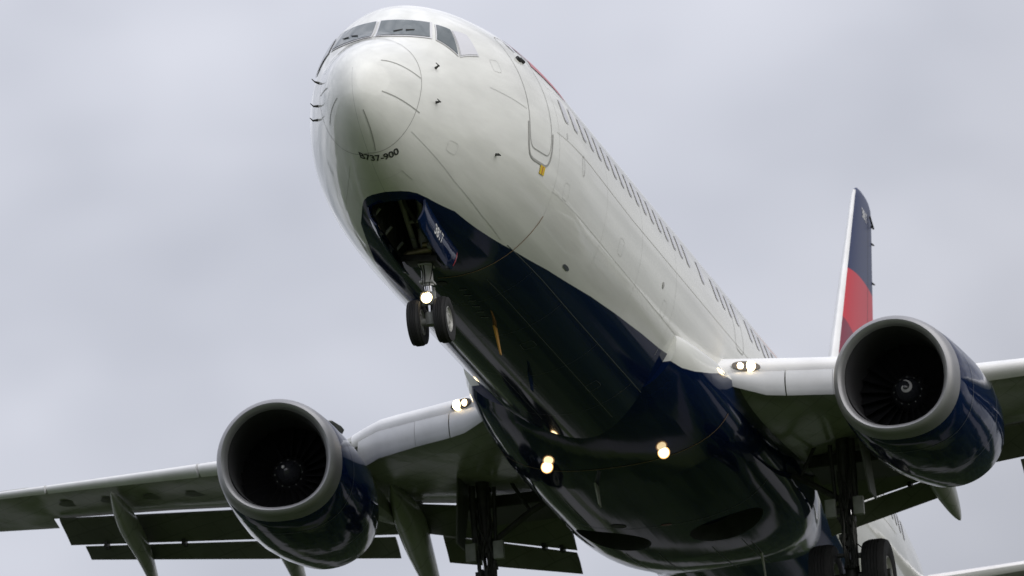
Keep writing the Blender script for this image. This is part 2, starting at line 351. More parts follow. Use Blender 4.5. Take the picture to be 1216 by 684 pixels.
# ------------------------------------------------------------------ the ground under the approach
def ground():
    m = bpy.data.materials.new('grass_field'); m.use_nodes = True
    n, l = m.node_tree.nodes, m.node_tree.links; b = n['Principled BSDF']
    t = n.new('ShaderNodeTexCoord'); q = n.new('ShaderNodeTexNoise'); q.inputs['Scale'].default_value = 0.02; q.inputs['Detail'].default_value = 8
    cr = n.new('ShaderNodeValToRGB'); cr.color_ramp.elements[0].color = (0.018, 0.032, 0.007, 1); cr.color_ramp.elements[1].color = (0.046, 0.062, 0.019, 1)
    cr.color_ramp.elements[0].position = 0.35; cr.color_ramp.elements[1].position = 0.65
    l.new(t.outputs['Object'], q.inputs['Vector']); l.new(q.outputs['Fac'], cr.inputs[0]); l.new(cr.outputs[0], b.inputs['Base Color']); b.inputs['Roughness'].default_value = 1.0
    b.inputs['Specular IOR Level'].default_value = 0.1
    me = bpy.data.meshes.new('ground'); s = 6000; me.from_pydata([(-s, -s, 0), (s, -s, 0), (s, s, 0), (-s, s, 0)], [], [[0, 1, 2, 3]]); me.materials.append(m)
    o = bpy.data.objects.new('ground', me); col.objects.link(o); o['kind'] = 'structure'
    ra = mat('road_asphalt', (0.075, 0.075, 0.078), 0.8, vary=0.2, vscale=0.5); rc = mat('apron_concrete', (0.12, 0.12, 0.12), 0.8, vary=0.2, vscale=0.3)
    for nm, x0, x1, y0, y1, mm in (('road', -60, -46, -1500, 1500, ra), ('taxiway', 128, 148, -900, 900, rc), ('taxiway', 40, 1500, 48, 72, rc), ('road', 70, 80, -900, 44, ra), ('apron', 190, 420, -190, -60, rc)):
        me = bpy.data.meshes.new(nm); zz = .004 if nm == 'road' else (.012 if x0 == 40 else .008)
        me.from_pydata([(x0, y0, zz), (x1, y0, zz), (x1, y1, zz), (x0, y1, zz)], [], [[0, 1, 2, 3]]); me.materials.append(mm)
        o = bpy.data.objects.new(nm, me); col.objects.link(o); o['kind'] = 'structure'
    # a wood beyond the approach, seen only as a dark mass in the gloss of the belly
    lm = mat('woodland_leaves', (0.016, 0.026, 0.009), 0.95, vary=0.5, vscale=0.2, spec=0.1)
    rnd = random.Random(11); NXX, NYY = 190, 170; vs = []; fs = []
    for i in range(NXX):
        for j in range(NYY):
            x = 30+i*5.0; y = -430+j*5.0
            h = 7+3*math.sin(x*.031+y*.017)+2.5*math.sin(y*.043-x*.011)+rnd.uniform(-2.2, 2.6)
            if i in (0, NXX-1) or j in (0, NYY-1): h = 0
            if 122 < x < 154 or 60 < x < 86 or 42 < y < 78 or (185 < x < 425 and -195 < y < -55): h = -3
            vs.append((x+rnd.uniform(-1.5, 1.5), y+rnd.uniform(-1.5, 1.5), h))
    for i in range(NXX-1):
        for j in range(NYY-1): a = i*NYY+j; fs.append([a, a+NYY, a+NYY+1, a+1])
    me = bpy.data.meshes.new('woodland'); me.from_pydata(vs, [], fs); me.materials.append(lm)
    o = bpy.data.objects.new('woodland', me); col.objects.link(o); o['kind'] = 'stuff'
    o['label'] = 'dark green wood spread over the land below the airliner'; o['category'] = 'woodland'
ground()

# ------------------------------------------------------------------ the airliner
root = bpy.data.objects.new('airliner', None); col.objects.link(root)
root.location = (0, 0, ROOT_Z); root.rotation_euler = (0, PITCH, 0)
root['label'] = 'white twin-engine jet airliner with navy blue belly, flying low overhead with landing gear down'
root['category'] = 'airliner'

# fuselage skin with the nose gear bay cut out
xs = [(.03*k)**2*1.0 for k in range(1, 34)]; xs = [x for x in xs if x < 1.0]+[1.0+.06*k for k in range(0, 70)]+[5.2+.35*k for k in range(0, 103)]
xs = [x for x in xs if x < 41.2]+[41.2]
NT = 128
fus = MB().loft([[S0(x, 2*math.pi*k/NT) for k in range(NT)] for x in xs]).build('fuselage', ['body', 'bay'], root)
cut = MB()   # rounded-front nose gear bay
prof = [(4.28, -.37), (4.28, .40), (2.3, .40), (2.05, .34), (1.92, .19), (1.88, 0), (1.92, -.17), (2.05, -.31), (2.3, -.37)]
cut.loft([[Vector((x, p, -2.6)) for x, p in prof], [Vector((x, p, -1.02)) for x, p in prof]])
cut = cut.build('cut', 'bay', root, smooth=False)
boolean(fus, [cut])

# radome seam, strips and skin seams
sm = MB()
rgx = pchip([-90, -43, -14, 7, 45, 90], [.74, .87, 1.0, 1.11, 1.24, 1.27])
ringp = [(rgx(a if abs(a) <= 90 else math.copysign(180-abs(a), a)), R(a)) for a in range(-180, 181, 4)]
ribbon(sm, ringp, .011); sm.build('radome_seam', 'seam', fus)
sm = MB()
for (a, b) in (((.443, 43.7), (1.12, 13.1)), ((.277, -6.9), (1.07, -17.5)), ((.14, -66), (.73, -79.5)), ((.16, -165), (.70, -153)), ((.50, 168), (1.05, 172))):
    ribbon(MB(), [(a[0], R(a[1])), (b[0], R(b[1]))], .015, .006).build('lightning_strip', 'seam', fus)
sm = MB()
ribbon(sm, [(2.9, R(8.7)), (4.02, R(4.0))], .010)
ribbon(sm, [(5.25, R(.8)), (9.7, R(-2.4)), (16.4, R(-2.6)), (30, R(-2.6))], .012)
ribbon(sm, [(1.0, R(-35)), (2.4, R(-46)), (3.6, R(-52)), (4.6, R(-55))], .010)
ribbon(sm, [(1.15, R(-120)), (2.4, R(-130)), (4.9, R(-126)), (14, R(-124))], .010)
for x in (5.35, 8.1, 10.4, 12.7, 19.0, 22.4): ribbon(sm, [(x, R(a)) for a in range(-40, 100, 6)], .007)
ribbon(sm, [(5.3, R(-24)), (13.5, R(-26))], .007); ribbon(sm, [(5.4, R(24)), (30, R(25))], .007)
ribbon(sm, [(1.32, R(-112)), (1.32, R(-66)), (1.62, R(-64))], .010)
sm.build('skin_seam', 'seam_soft', fus)
sm = MB()
ribbon(sm, [(4.9, R(-55)), (8.73, R(-55.5)), (14.8, R(-55.5))], .012)
ribbon(sm, [(5.5, R(-73)), (13.5, R(-73))], .010)
for x in (6.3, 8.1, 10.4, 12.7): ribbon(sm, [(x, R(a)) for a in range(-128, -52, 6)], .006)
ribbon(sm, [(5.6, R(-104)), (13.0, R(-104))], .008)
sm.build('belly_seam', 'seam_blue', fus)
for x, a in ((6.0, -98), (8.9, -80), (10.9, -95), (11.8, -70)):
    q = MB(); ringline(q, x, R(a), .16, R(3.2), .008, .005, power=5); q.build('access_panel', 'seam_blue', fus)
for x, a in ((2.0, -30), (3.3, 22), (5.9, -20), (9.2, -18), (12.2, -22)):
    q = MB(); ringline(q, x, R(a), .13, R(3.4), .007, .005, power=5); q.build('access_panel', 'seam_soft', fus)
q = MB(); s9 = S0(10.2, R(-90)); q.loft([[s9+Vector((0, -.012, .02)), s9+Vector((.26, -.012, .02)), s9+Vector((.26, .012, .02)), s9+Vector((0, .012, .02))], [s9+Vector((.16, -.006, -.24)), s9+Vector((.28, -.006, -.24)), s9+Vector((.28, .006, -.24)), s9+Vector((.16, .006, -.24))]])
q.build('belly_antenna', 'navy', fus, smooth=False)
sm = MB(); ribbon(sm, [(4.86+.06*math.sin(R(a*1.5)), R(a)) for a in range(-92, -33, 3)][:], .022)
sm2 = [(4.86+(.5)*((a+92)/58.0), R(a)) for a in range(-92, -33, 3)]
sm = MB(); ribbon(sm, sm2, .022, .005); sm.build('tan_band', 'band_tan', fus)  # thin tan line round the lower fuselage

# cockpit windows: flat-looking dark panes with pale frames, both sides
def front_hit(p, z):
    a, b = .6, 6.0
    for _ in range(40):
        m_ = (a+b)/2; w_, t, bt, zm = sect(m_); h = (t-zm) if z > zm else (zm-bt)
        if (p/w_)**2+((z-zm)/h)**2 > 1: a = m_
        else: b = m_
    return a
def frontpatch(mb, c, off, nu=14, nv=8):
    """straight-edged pane: four (p, z) corners seen from ahead, laid on the nose"""
    vs = []
    for i in range(nu+1):
        for j in range(nv+1):
            u, v = i/nu, j/nv
            p, z = [(1-u)*((1-v)*c[0][k]+v*c[3][k])+u*((1-v)*c[1][k]+v*c[2][k]) for k in (0, 1)]
            vs.append(Vector((front_hit(p, z)-off*1.3, p, z+off)))
    return mb.add(vs, [[i*(nv+1)+j, i*(nv+1)+j+1, (i+1)*(nv+1)+j+1, (i+1)*(nv+1)+j] for i in range(nu) for j in range(nv)])
cw = [ # corner lists (x, theta degrees): top front, top aft, bottom aft, bottom front
  [(1.93, 88.3), (2.25, 55.1), (1.94, 45.6), (1.46, 86.2)],
  [(2.30, 51.6), (2.515, 44.9), (2.26, 27.3), (2.00, 42.2)],
  [(2.545, 43.5), (2.89, 40.0), (2.838, 26.6), (2.325, 26.3)]]
for side in (1, -1):
    for k, c in enumerate(cw):
        def conv(x, t): return (x, R(t) if side == 1 else math.pi-R(t))
        cc = [conv(*q) for q in c]; mxx = sum(q[0] for q in cc)/4; mt = sum(q[1] for q in cc)/4
        g = 1.10 if k else 1.07
        big = [(mxx+(q[0]-mxx)*g, mt+(q[1]-mt)*(g+.02)) for q in cc]
        fr = MB()
        pz = [(.035*side, .930), (.675*side, .925), (.742*side, .598), (.040*side, .575)]
        pzb = [(.015*side, .955), (.700*side, .950), (.770*side, .575), (.015*side, .550)]
        if k == 0: frontpatch(fr, pzb, .008)
        else: quadpatch(fr, big, .010, 12, 10)
        f = fr.build('cockpit_window', 'frame' if k else 'frame', fus)
        gl = MB()
        if k == 0: frontpatch(gl, pz, .014)
        else: quadpatch(gl, cc, .016, 12, 10)
        gl.build('glass', 'glass' if k < 2 else 'pane', f)
        if k == 0:
            wi = MB(); a, b = cc[3], cc[2]
            for u, v in ((.30, .45), (.52, .66)):
                q0 = (a[0]+(b[0]-a[0])*u+.03, a[1]+(b[1]-a[1])*u); q1 = (a[0]+(b[0]-a[0])*v+.05, a[1]+(b[1]-a[1])*v)
                wi.tube([S(q0[0], q0[1], .03), S(q1[0], q1[1], .03)], [.010, .006], 6)
            wi.build('windscreen_wiper', 'black', fus)

# passenger doors
def door(x0, x1, z0, z1, name='cabin_door', guard=False):
    cx, ct = (x0+x1)/2, (th_of((x0+x1)/2, z=z0)+th_of((x0+x1)/2, z=z1))/2; rt = (th_of(cx, z=z1)-th_of(cx, z=z0))/2
    d = MB(); ringline(d, cx, ct, (x1-x0)/2, rt, .016, .006, n=48, power=6)
    d = d.build(name, 'seam', fus)
    if guard:
        g = MB(); ringline(g, cx, ct-.02, (x1-x0)/2+.05, rt+.06, .035, .009, n=24, power=5, a0=-168, a1=-12); g.build('sill_guard', 'seam', d)
        t = MB(); quadpatch(t, [(cx+.08, ct-rt-.085), (cx+.27, ct-rt-.085), (cx+.27, ct-rt-.15), (cx+.08, ct-rt-.15)], .010, 3, 3); t.build('warning_tag', 'yellow', d)
        t = MB(); quadpatch(t, [(cx+.165, ct-rt-.09), (cx+.185, ct-rt-.09), (cx+.185, ct-rt-.145), (cx+.165, ct-rt-.145)], .013, 2, 3); t.build('tag_stripe', 'red', d)
        h = MB()
        for u in (-.10, .03): h.tube([S(cx+u, ct+rt*.55, .02), S(cx+u+.09, ct+rt*.50, .02)], .028, 8)
        h.build('door_handle', 'black', d)
        v = MB(); blob(v, cx+.1, ct+rt*.62+.12, .09, .07, .012); v.build('door_window', 'pane', d)
    return d
door(4.10, 4.98, -.50, 1.30, guard=True)
door(16.85, 17.45, -.16, 1.05, name='exit_door')

# cabin windows along the port side
wm = MB()
skip = {17, 19, 24}
first = None
for i in range(0, 52):
    if i in skip: continue
    x = 5.87+.4965*i; z0, z1 = (.31, .70)
    if x > 30: z0 += .02
    t0, t1 = th_of(x, z=z0), th_of(x, z=z1); ct, rt = (t0+t1)/2, (t1-t0)/2
    f = MB(); blob(f, x, ct, .145, rt, .006, power=3); f = f.build('cabin_window', 'frame', fus)
    g = MB(); blob(g, x+.004, ct, .122, rt*.90, .010, power=3); g.build('window_pane', 'pane', f)

# titles: red tail emblem ahead of the first window, high on the side
e = MB(); quadpatch(e, [(5.15, R(34)), (6.5, R(26.5)), (6.3, R(38)), (5.6, R(46))], .008, 10, 6)
e.build('red_emblem', 'red', fus)
e = MB(); quadpatch(e, [(4.75, R(44)), (5.3, R(38)), (5.4, R(48)), (5.1, R(53))], .008, 6, 6); e.build('red_emblem', 'maroon', fus)

# type marking under the nose
vs, fs = text_mesh('B737-900', .155, .0035)
t = MB(); 
def under(x, y):   # x across to port, y forward
    p = .122+x; xx = .842+.371*p-y+.04
    return S(xx, th_of(xx, p=p, lower=True), .006)
wdt = max(v[0] for v in vs)-min(v[0] for v in vs); kx = .53/wdt
t.add([under(x*kx, y) for x, y, z in vs], fs); t.build('type_lettering', 'marking', fus, smooth=False)

# probes, ports, antennas
def probe(x, th, L=.16):
    m_ = MB(); a = S(x, th, 0); b = S(x, th, .09); c = S(x-L, th, .10+(S0(x, th)-S0(x-L, th)).length*0)
    d = Vector((-1, 0, -.05)).normalized(); b = a+(S(x, th, .1)-a)*.7
    m_.tube([a, b], [.022, .012], 8); m_.tube([b-d*.03, b+d*L], [.010, .006], 8); m_.build('pitot_probe', 'gear_dark', fus)
probe(1.575, R(22.8)); probe(1.43, R(-6.3)); probe(1.62, R(157)); probe(1.30, R(179)); probe(1.50, R(-173)); probe(3.15, R(-23.1), .10)
s_ = MB(); ringline(s_, 6.58, R(-4), .06, R(4.2), .012, .007, power=2); s_.build('service_panel', 'seam', fus)
s_ = MB(); ringline(s_, 5.75, R(2.5), .02, R(1.3), .012, .007, power=2); s_.build('service_panel', 'seam', fus)
s_ = MB(); blob(s_, 7.22, R(-44), .17, R(.9), .008); s_.build('vent_inlet', 'seam_blue', fus)
s_ = MB(); blob(s_, 11.9, R(-14), .05, R(1.5), .008); s_.build('vent_inlet', 'seam', fus)
s_ = MB(); blob(s_, 5.15, R(-92), .10, R(2.4), .008); s_.build('vent_inlet', 'black', fus)
s_ = MB()
for k in range(6): ribbon(s_, [(5.55+.30*k, R(-87-.3*k)), (5.62+.30*k, R(-84-.3*k))], .035, .007)
s_.build('drain_row', 'seam_blue', fus)
a = MB(); q = S0(7.55, R(-86.5))
a.loft([[q+Vector((0, -.012, .02)), q+Vector((.20, -.012, .02)), q+Vector((.20, .012, .02)), q+Vector((0, .012, .02))],
        [q+Vector((.34, -.008, -.36)), q+Vector((.42, -.008, -.36)), q+Vector((.42, .008, -.36)), q+Vector((.34, .008, -.36))]])
a.build('belly_antenna', 'amber', fus, smooth=False)
for x in (9.5,): 
    a = MB(); q = S0(x, R(90)); a.loft([[q+Vector((0, -.02, -.02)), q+Vector((.35, -.02, -.02)), q+Vector((.35, .02, -.02)), q+Vector((0, .02, -.02))], [q+Vector((.25, -.01, .30)), q+Vector((.38, -.01, .30)), q+Vector((.38, .01, .30)), q+Vector((.25, .01, .30))]])
    a.build('top_antenna', 'white', fus, smooth=False)

# ---- wing to body fairing
FX = [13.2, 13.8, 14.5, 15.2, 16, 17, 18.5, 20, 21, 21.8, 22.4, 23.2, 24.5]
FW = pchip(FX, [1.70, 1.82, 1.90, 1.95, 1.99, 2.02, 2.04, 2.04, 2.02, 1.98, 1.92, 1.80, 1.55])
FB = pchip(FX, [-1.95, -2.08, -2.17, -2.23, -2.27, -2.30, -2.33, -2.34, -2.32, -2.26, -2.18, -2.02, -1.80])
FZ = -1.0
def F0(x, th, off=0):
    c, s = math.cos(th), math.sin(th); w_, b = FW(x), FB(x)
    e = 2.0+.5*min(1, max(0, (x-13.5)/3)) if s < 0 else 2.0
    cc = math.copysign(abs(c)**(2/e), c); ss = math.copysign(abs(s)**(2/e), s)
    q = Vector((x, w_*cc, FZ+((.40+.14*min(1, max(0, (x-13.2)/2))) if s > 0 else (FZ-b))*ss))
    if off: q = q+Vector((0, c, s)).normalized()*off
    return q
fx = [13.2+.1*k for k in range(114)]
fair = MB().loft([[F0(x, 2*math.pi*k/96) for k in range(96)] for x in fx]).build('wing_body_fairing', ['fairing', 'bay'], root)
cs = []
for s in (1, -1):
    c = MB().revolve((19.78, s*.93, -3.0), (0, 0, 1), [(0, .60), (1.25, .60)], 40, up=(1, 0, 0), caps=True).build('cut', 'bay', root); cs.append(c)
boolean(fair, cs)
for s in (1, -1):
    hb = MB().revolve((19.78, s*.93, -1.83), (0, 0, 1), [(0, .001), (0, .24), (.05, .30), (.07, .30)], 24, up=(1, 0, 0)).build('wheel_well', 'gear_dark', fair)
f = MB(); ribbon(f, [(15.55+.35*abs(math.cos(R(a)))**2, R(a)) for a in range(-176, -18, 4)], .024, .006, F0); f.build('tan_band', 'band_tan', fair)  # thin tan line round the underside of the fairing
f = MB(); ribbon(f, [(18.95, R(a)) for a in range(-150, -28, 4)], .012, .006, F0)
for a in (-112, -97, -80, -66): ribbon(f, [(20.6, R(a)), (23.4, R(a))], .012, .006, F0)
ribbon(f, [(17.3, R(-120)), (19.0, R(-118))], .010, .006, F0); f.build('fairing_seam', 'seam_blue', fair)
f = MB(); blob(f, 18.75, R(-103), .12, R(3.5), .006, surf=F0); f.build('vent_grille', 'black', fair)
f = MB(); blob(f, 18.9, R(-88), .05, R(1.6), .006, surf=F0); f.build('beacon_lens', 'maroon', fair)
f = MB(); q = F0(16.2, R(-98)); f.loft([[q+Vector((0, -.015, .03)), q+Vector((.22, -.015, .03)), q+Vector((.22, .015, .03)), q+Vector((0, .015, .03))], [q+Vector((.2, -.008, -.30)), q+Vector((.36, -.008, -.32)), q+Vector((.36, .008, -.32)), q+Vector((.2, .008, -.30))]]); f.build('belly_antenna', 'gear', fair, smooth=False)
f = MB(); q = F0(22.0, R(-64)); f.tube([q+Vector((0, 0, .02)), q+Vector((.25, 0, -.42))], [.025, .012], 6); f.build('drain_mast', 'gear', fair)
# retractable landing lights under the fairing
for s in (1, -1):
    c = Vector((15.28, s*.94, -2.19)); d = Vector((-1, -s*0.02, -.10)).normalized()
    h = MB().revolve(c+d*-.13, d, [(0, .02), (.02, .07), (.11, .098), (.135, .098)], 28).tube([c-d*.06, c+Vector((.12, 0, .22))], .03, 8).build('landing_light', 'gear_dark', fair)
    MB().revolve(c, d, [(.012, .0), (.008, .05), (.004, .078)], 28).build('lamp_lens', 'lamp', h)
    MB().revolve(c, d, [(.004, .078), (0, .098), (-.01, .098)], 28).build('lamp_flare_ring', 'lamp_flare', h)  # lamp flare drawn as a dimmer orange glowing ring, not a bowl

# ---- wings
def airfoil(n=14, te=.004):
    """closed outline (xc, zc) for thickness 1: upper TE->LE, lower LE->TE"""
    yt = lambda x: 5*(.2969*math.sqrt(x)-.1260*x-.3516*x*x+.2843*x**3-.1015*x**4)
    xs_ = [.5*(1-math.cos(math.pi*k/n)) for k in range(n+1)]
    up = [(x, yt(x)+te) for x in reversed(xs_)]; lo = [(x, -yt(x)-te) for x in xs_[1:]]
    return up, lo
def wing_ring(s, p, xl, zl, xt, zt, tc_, cove=False):
    up, lo = airfoil(); c = xt-xl; pts = []
    def w3(u, v): return Vector((xl+u*c, s*p, zl+u*(zt-zl)+v*tc_*c+.02*c*math.sin(math.pi*u)*(.5)))
    for u, v in up: pts.append(w3(u, v*.95))
    for u, v in lo:
        pts.append(w3(u, v*1.05 if not cove or u < .80 else v*1.05*(1-((u-.80)/.2)**.7*.95)))
    return pts
def LEf(p):
    xi, zi = 16.45+.669*(p-3)+.22, -.66+.096*(p-3)
    xo, zo = 19.01+.512*(p-6.3)+.30, -.28+.145*(p-6.3)
    t = min(1, max(0, (p-4.0)/1.4)); t = t*t*(3-2*t); return xi*(1-t)+xo*t, zi*(1-t)+zo*t
TEx = pchip([1.2, 4.4, 8.5, 11.2, 17.2], [22.1, 22.2, 22.75, 23.3, 26.0])
TEz = pchip([1.2, 2.3, 4.4, 8.5, 11.2, 17.2], [-.98, -.86, -.56, 0.0, .30, 1.27])
TC = pchip([1.2, 3, 5, 9, 17.2], [.135, .125, .13, .12, .11])
def lerp(a, b, t): return a+(b-a)*t
def panel(s, p0, p1, le0, te0, le1, te1, t, m, name, parent, n=6, tip=.9):
    """thin aerofoil panel between two span stations, given LE and TE points (x, z) at each end"""
    up, lo = airfoil(10); rings = []
    for k in range(n+1):
        a = k/n; L_ = Vector((lerp(le0[0], le1[0], a), 0, lerp(le0[1], le1[1], a))); T_ = Vector((lerp(te0[0], te1[0], a), 0, lerp(te0[1], te1[1], a)))
        d = T_-L_; c = d.length; nn = Vector((-d.z, 0, d.x)).normalized(); pp = s*lerp(p0, p1, a)
        rings.append([Vector((0, pp, 0))+L_+d*u+nn*(v*t*c+.05*c*math.sin(math.pi*u)) for u, v in up+lo])
    return MB().loft(rings).build(name, m, parent)

for s in (1, -1):
    st = [1.2, 1.6, 2.0, 2.6, 3.2, 3.8, 4.2, 4.6, 5.0, 5.4, 6, 7, 8, 9, 10, 11, 11.2]
    rings = [wing_ring(s, p, *LEf(p), TEx(p), TEz(p), TC(p), True) for p in st]
    rings += [wing_ring(s, p, *LEf(p), 23.85+.37*(p-11.25), .29+.165*(p-11.25), TC(p)) for p in (11.26, 12, 13, 14, 15, 16, 17, 17.15)]
    wg = MB().loft(rings).build('wing', 'wing', root)
    # fixed inboard leading edge skin (pale) and the leading-edge slats
    def lecap(p0, p1, f, dx, dz, name, m, par, n=10, gap=0, zs=1.0):
        up, lo = airfoil(24); rr = []
        for k in range(n+1):
            p = lerp(p0, p1, k/n); xl, zl = LEf(p); xt, zt = TEx(p), TEz(p); c = xt-xl; t = TC(p)
            U = [(u, v) for u, v in up if u < f]; Lo = [(u, v) for u, v in lo if u < f*.55]
            o = [Vector((xl+u*c+dx, s*p, zl+u*(zt-zl)+v*t*.97*c*zs+.006+dz+.02*c*math.sin(math.pi*u)*.5)) for u, v in U]
            o += [Vector((xl+u*c+dx, s*p, zl+u*(zt-zl)+v*t*1.07*c*zs-.006+dz+.02*c*math.sin(math.pi*u)*.5)) for u, v in Lo]
            rr.append(o)
        return MB().loft(rr).build(name, m, par)
    root_cap = lecap(1.5, 4.80, .05, -.02, 0.0, 'leading_edge', 'slat', wg)
    spans = [(5.35, 7.75), (7.80, 10.75), (10.80, 13.75), (13.80, 16.7)]
    for a, b in spans: lecap(a, b, .13, -.30, -.10, 'slat', 'slat', wg)
    # krueger flaps: curved plates hanging ahead of the inboard leading edge
    def krueger(pts, name='krueger_flap'):
        rr = []
        for p, xt_, zt_, xb, zb in pts:
            T_ = Vector((xt_, s*p, zt_)); B_ = Vector((xb, s*p, zb)); d = B_-T_; nn = Vector((d.z, 0, -d.x)).normalized(); nn = nn if nn.x < 0 else -nn; o = []
            K = 8
            for k in range(K+1): u = k/K; o.append(T_+d*u+nn*(.05*math.sin(math.pi*u)+.02))
            o.append(B_+d.normalized()*.035+Vector((.01, 0, 0))); o.append(B_-nn*.03)
            for k in range(K, -1, -1): u = k/K; o.append(T_+d*u+nn*(.05*math.sin(math.pi*u)-.015))
            rr.append(o)
        MB().loft(rr).build(name, 'krueger', wg)
    def kp(p, drop=.38): 
        x, z = LEf(p); return (p, x-.04, z-.09, x-.10, z-.09-drop)
    krueger([kp(1.92, .18), kp(2.15, .26), kp(2.45, .36), kp(2.72, .38)]); krueger([kp(2.74, .38), kp(3.4, .39)]); krueger([kp(3.406, .39), kp(4.15, .42), kp(4.62, .44)])
    # wing root landing lights in the glove
    lp = 2.34-.16*s; c0x, c0z = LEf(lp)
    lb = MB(); n_ = Vector((-1, 0, .1)).normalized(); cen = Vector((c0x-.055, s*lp, c0z+.02))
    def oval(mb, cen, rp, rz, dx, n=24):
        front = [cen+Vector((dx-.0*k, s*rp*math.cos(2*math.pi*k/n)*1.0, rz*math.sin(2*math.pi*k/n))) for k in range(n)]
        for q in front: q.x = cen.x+dx+abs(q.y-cen.y)*0+(abs(q.y)-abs(cen.y))*.669
        back = [q+Vector((.16, 0, 0)) for q in front]
        return mb.loft([front, back])
    lh = oval(lb, cen, .20, .075, 0).build('landing_light', 'lamp_cover', wg)
    for dp, rr_, zz in ((.055, .088, 0.0), (-.085, .055, -.005)):
        q = cen+Vector((dp*.669, s*dp, zz)); MB().revolve(q+Vector((.02, 0, 0)), (-1, 0, 0), [(0, rr_), (.03, rr_*.96), (.05, rr_*.6), (.055, 0)], 20).build('lamp_lens', 'lamp', lh)
    # flaps, both slotted segments; end stations as they sit on each side
    if s == 1:
        inb = dict(p0=1.95, p1=4.0, sp=(-.88, -.62), m=((22.75, -1.40), (22.75, -.93)), a=((23.15, -1.68), (23.15, -1.20)))
    else:
        inb = dict(p0=2.2, p1=4.45, sp=(-.93, -.56), m=((22.75, -1.50), (22.75, -.93)), a=((23.15, -1.80), (23.15, -1.33)))
    mi, ai = inb['m'], inb['a']
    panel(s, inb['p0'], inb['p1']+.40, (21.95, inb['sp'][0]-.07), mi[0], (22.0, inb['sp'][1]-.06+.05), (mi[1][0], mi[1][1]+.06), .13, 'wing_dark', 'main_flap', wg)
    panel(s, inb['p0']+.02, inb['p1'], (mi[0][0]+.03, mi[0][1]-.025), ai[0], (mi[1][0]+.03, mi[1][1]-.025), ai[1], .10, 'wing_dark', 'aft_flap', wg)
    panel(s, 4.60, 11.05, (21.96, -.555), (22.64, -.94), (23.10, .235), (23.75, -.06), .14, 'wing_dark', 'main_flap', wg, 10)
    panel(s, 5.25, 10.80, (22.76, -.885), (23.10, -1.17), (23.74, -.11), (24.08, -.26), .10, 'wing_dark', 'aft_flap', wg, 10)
    for p in ((inb['p0']+.25, inb['p0']+.55, inb['p1']-.6)):
        a = (p-inb['p0'])/(inb['p1']-inb['p0']); z = lerp(mi[0][1], mi[1][1], a)
        MB().box((22.77, s*p, z-.01), (.10, .03, .05)).build('flap_bracket', 'gear_dark', wg, smooth=False)
    for p in (6.6, 7.4, 9.0, 9.9, 10.4):
        a = (p-5.25)/5.8; MB().box((lerp(22.74, 23.75, a), s*p, lerp(-.87, -.09, a)), (.09, .03, .05)).build('flap_bracket', 'gear_dark', wg, smooth=False)
    # track fairings, hinged down with the flaps
    def canoe(pts, ws, hs, name='flap_track_fairing'):
        pts = [Vector((x, s*p, z)) for x, p, z in pts]; K = 28; rr = []
        px, pz, pp = [pchip([i/(len(pts)-1) for i in range(len(pts))], [q[c] for q in pts]) for c in (0, 2, 1)]
        for k in range(K+1):
            u = k/K; e = max(.001, math.sin(math.pi*min(u*1.25+.0, .5)) if u < .4 else (1-((u-.4)/.6)**2.2))
            wv, hv = ws*e**.8, hs*e**.7; c = Vector((px(u), pp(u), pz(u)))
            rr.append([c+Vector((0, wv*math.cos(t), hv*math.sin(t)*(1 if math.sin(t) < 0 else .8))) for t in [2*math.pi*j/20 for j in range(20)]])
        MB().loft(rr).build(name, 'wing', wg)
    canoe([(20.9, 9.55, -.06), (22.2, 9.65, -.22), (23.3, 9.72, -.38), (25.1, 9.9, -.80)], .17, .26)
    pin = (4.85 if s == -1 else 4.45)
    if s == -1: canoe([(20.2, pin-.18, -.72), (21.6, pin-.12, -.92), (22.8, pin, -1.16), (24.9, pin+.15, -1.74)], .25, .34)
    else: canoe([(20.2, 4.0, -.70), (21.6, 3.96, -.92), (22.8, 3.92, -1.10), (24.25, 3.92, -1.37)], .22, .30)
    dq = 0 if s == -1 else .35
    canoe([(20.9, 7.05+dq, -.42), (22.2, 7.1+dq, -.60), (23.3, 7.18+dq, -.80), (25.0, 7.3+dq, -1.30)], .18, .30)
    # fuel access panels under the wing
    for p in (6.6, 7.4, 8.2, 9.0, 9.8, 10.6):
        xl, zl = LEf(p); xt, zt = TEx(p), TEz(p); c = xt-xl; uu = .42; t_ = TC(p)
        yt = 5*(.2969*math.sqrt(uu)-.126*uu-.3516*uu*uu+.2843*uu**3-.1015*uu**4); zz = zl+uu*(zt-zl)-(yt+.004)*1.05*t_*c+.02*c*math.sin(math.pi*uu)*.5
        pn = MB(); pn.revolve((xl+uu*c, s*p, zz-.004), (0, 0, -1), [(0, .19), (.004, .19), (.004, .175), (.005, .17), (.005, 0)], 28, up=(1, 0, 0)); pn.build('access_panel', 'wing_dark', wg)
    # winglet
    xl, zl = LEf(17.1); xt, zt = TEx(17.1), TEz(17.1); rr = []
    for k in range(9):
        a = k/8; ang = R(75)*min(1, a*2.2); rise = 2.4*a; outw = .30*math.sin(min(1, a*2)*math.pi/2)+.35*a
        c = lerp(xt-xl, .55, a); x0_ = xl+.35*(1-math.cos(a*math.pi/2))+1.35*a; up, lo = airfoil(10)
        nd = Vector((0, -s*math.sin(ang), math.cos(ang)))
        rr.append([Vector((x0_+u*c, s*(17.1+outw), zl+rise*a**.3+0*u))+nd*(v*.10*c) for u, v in up+lo])
    MB().loft(rr).build('winglet', 'navy', wg)

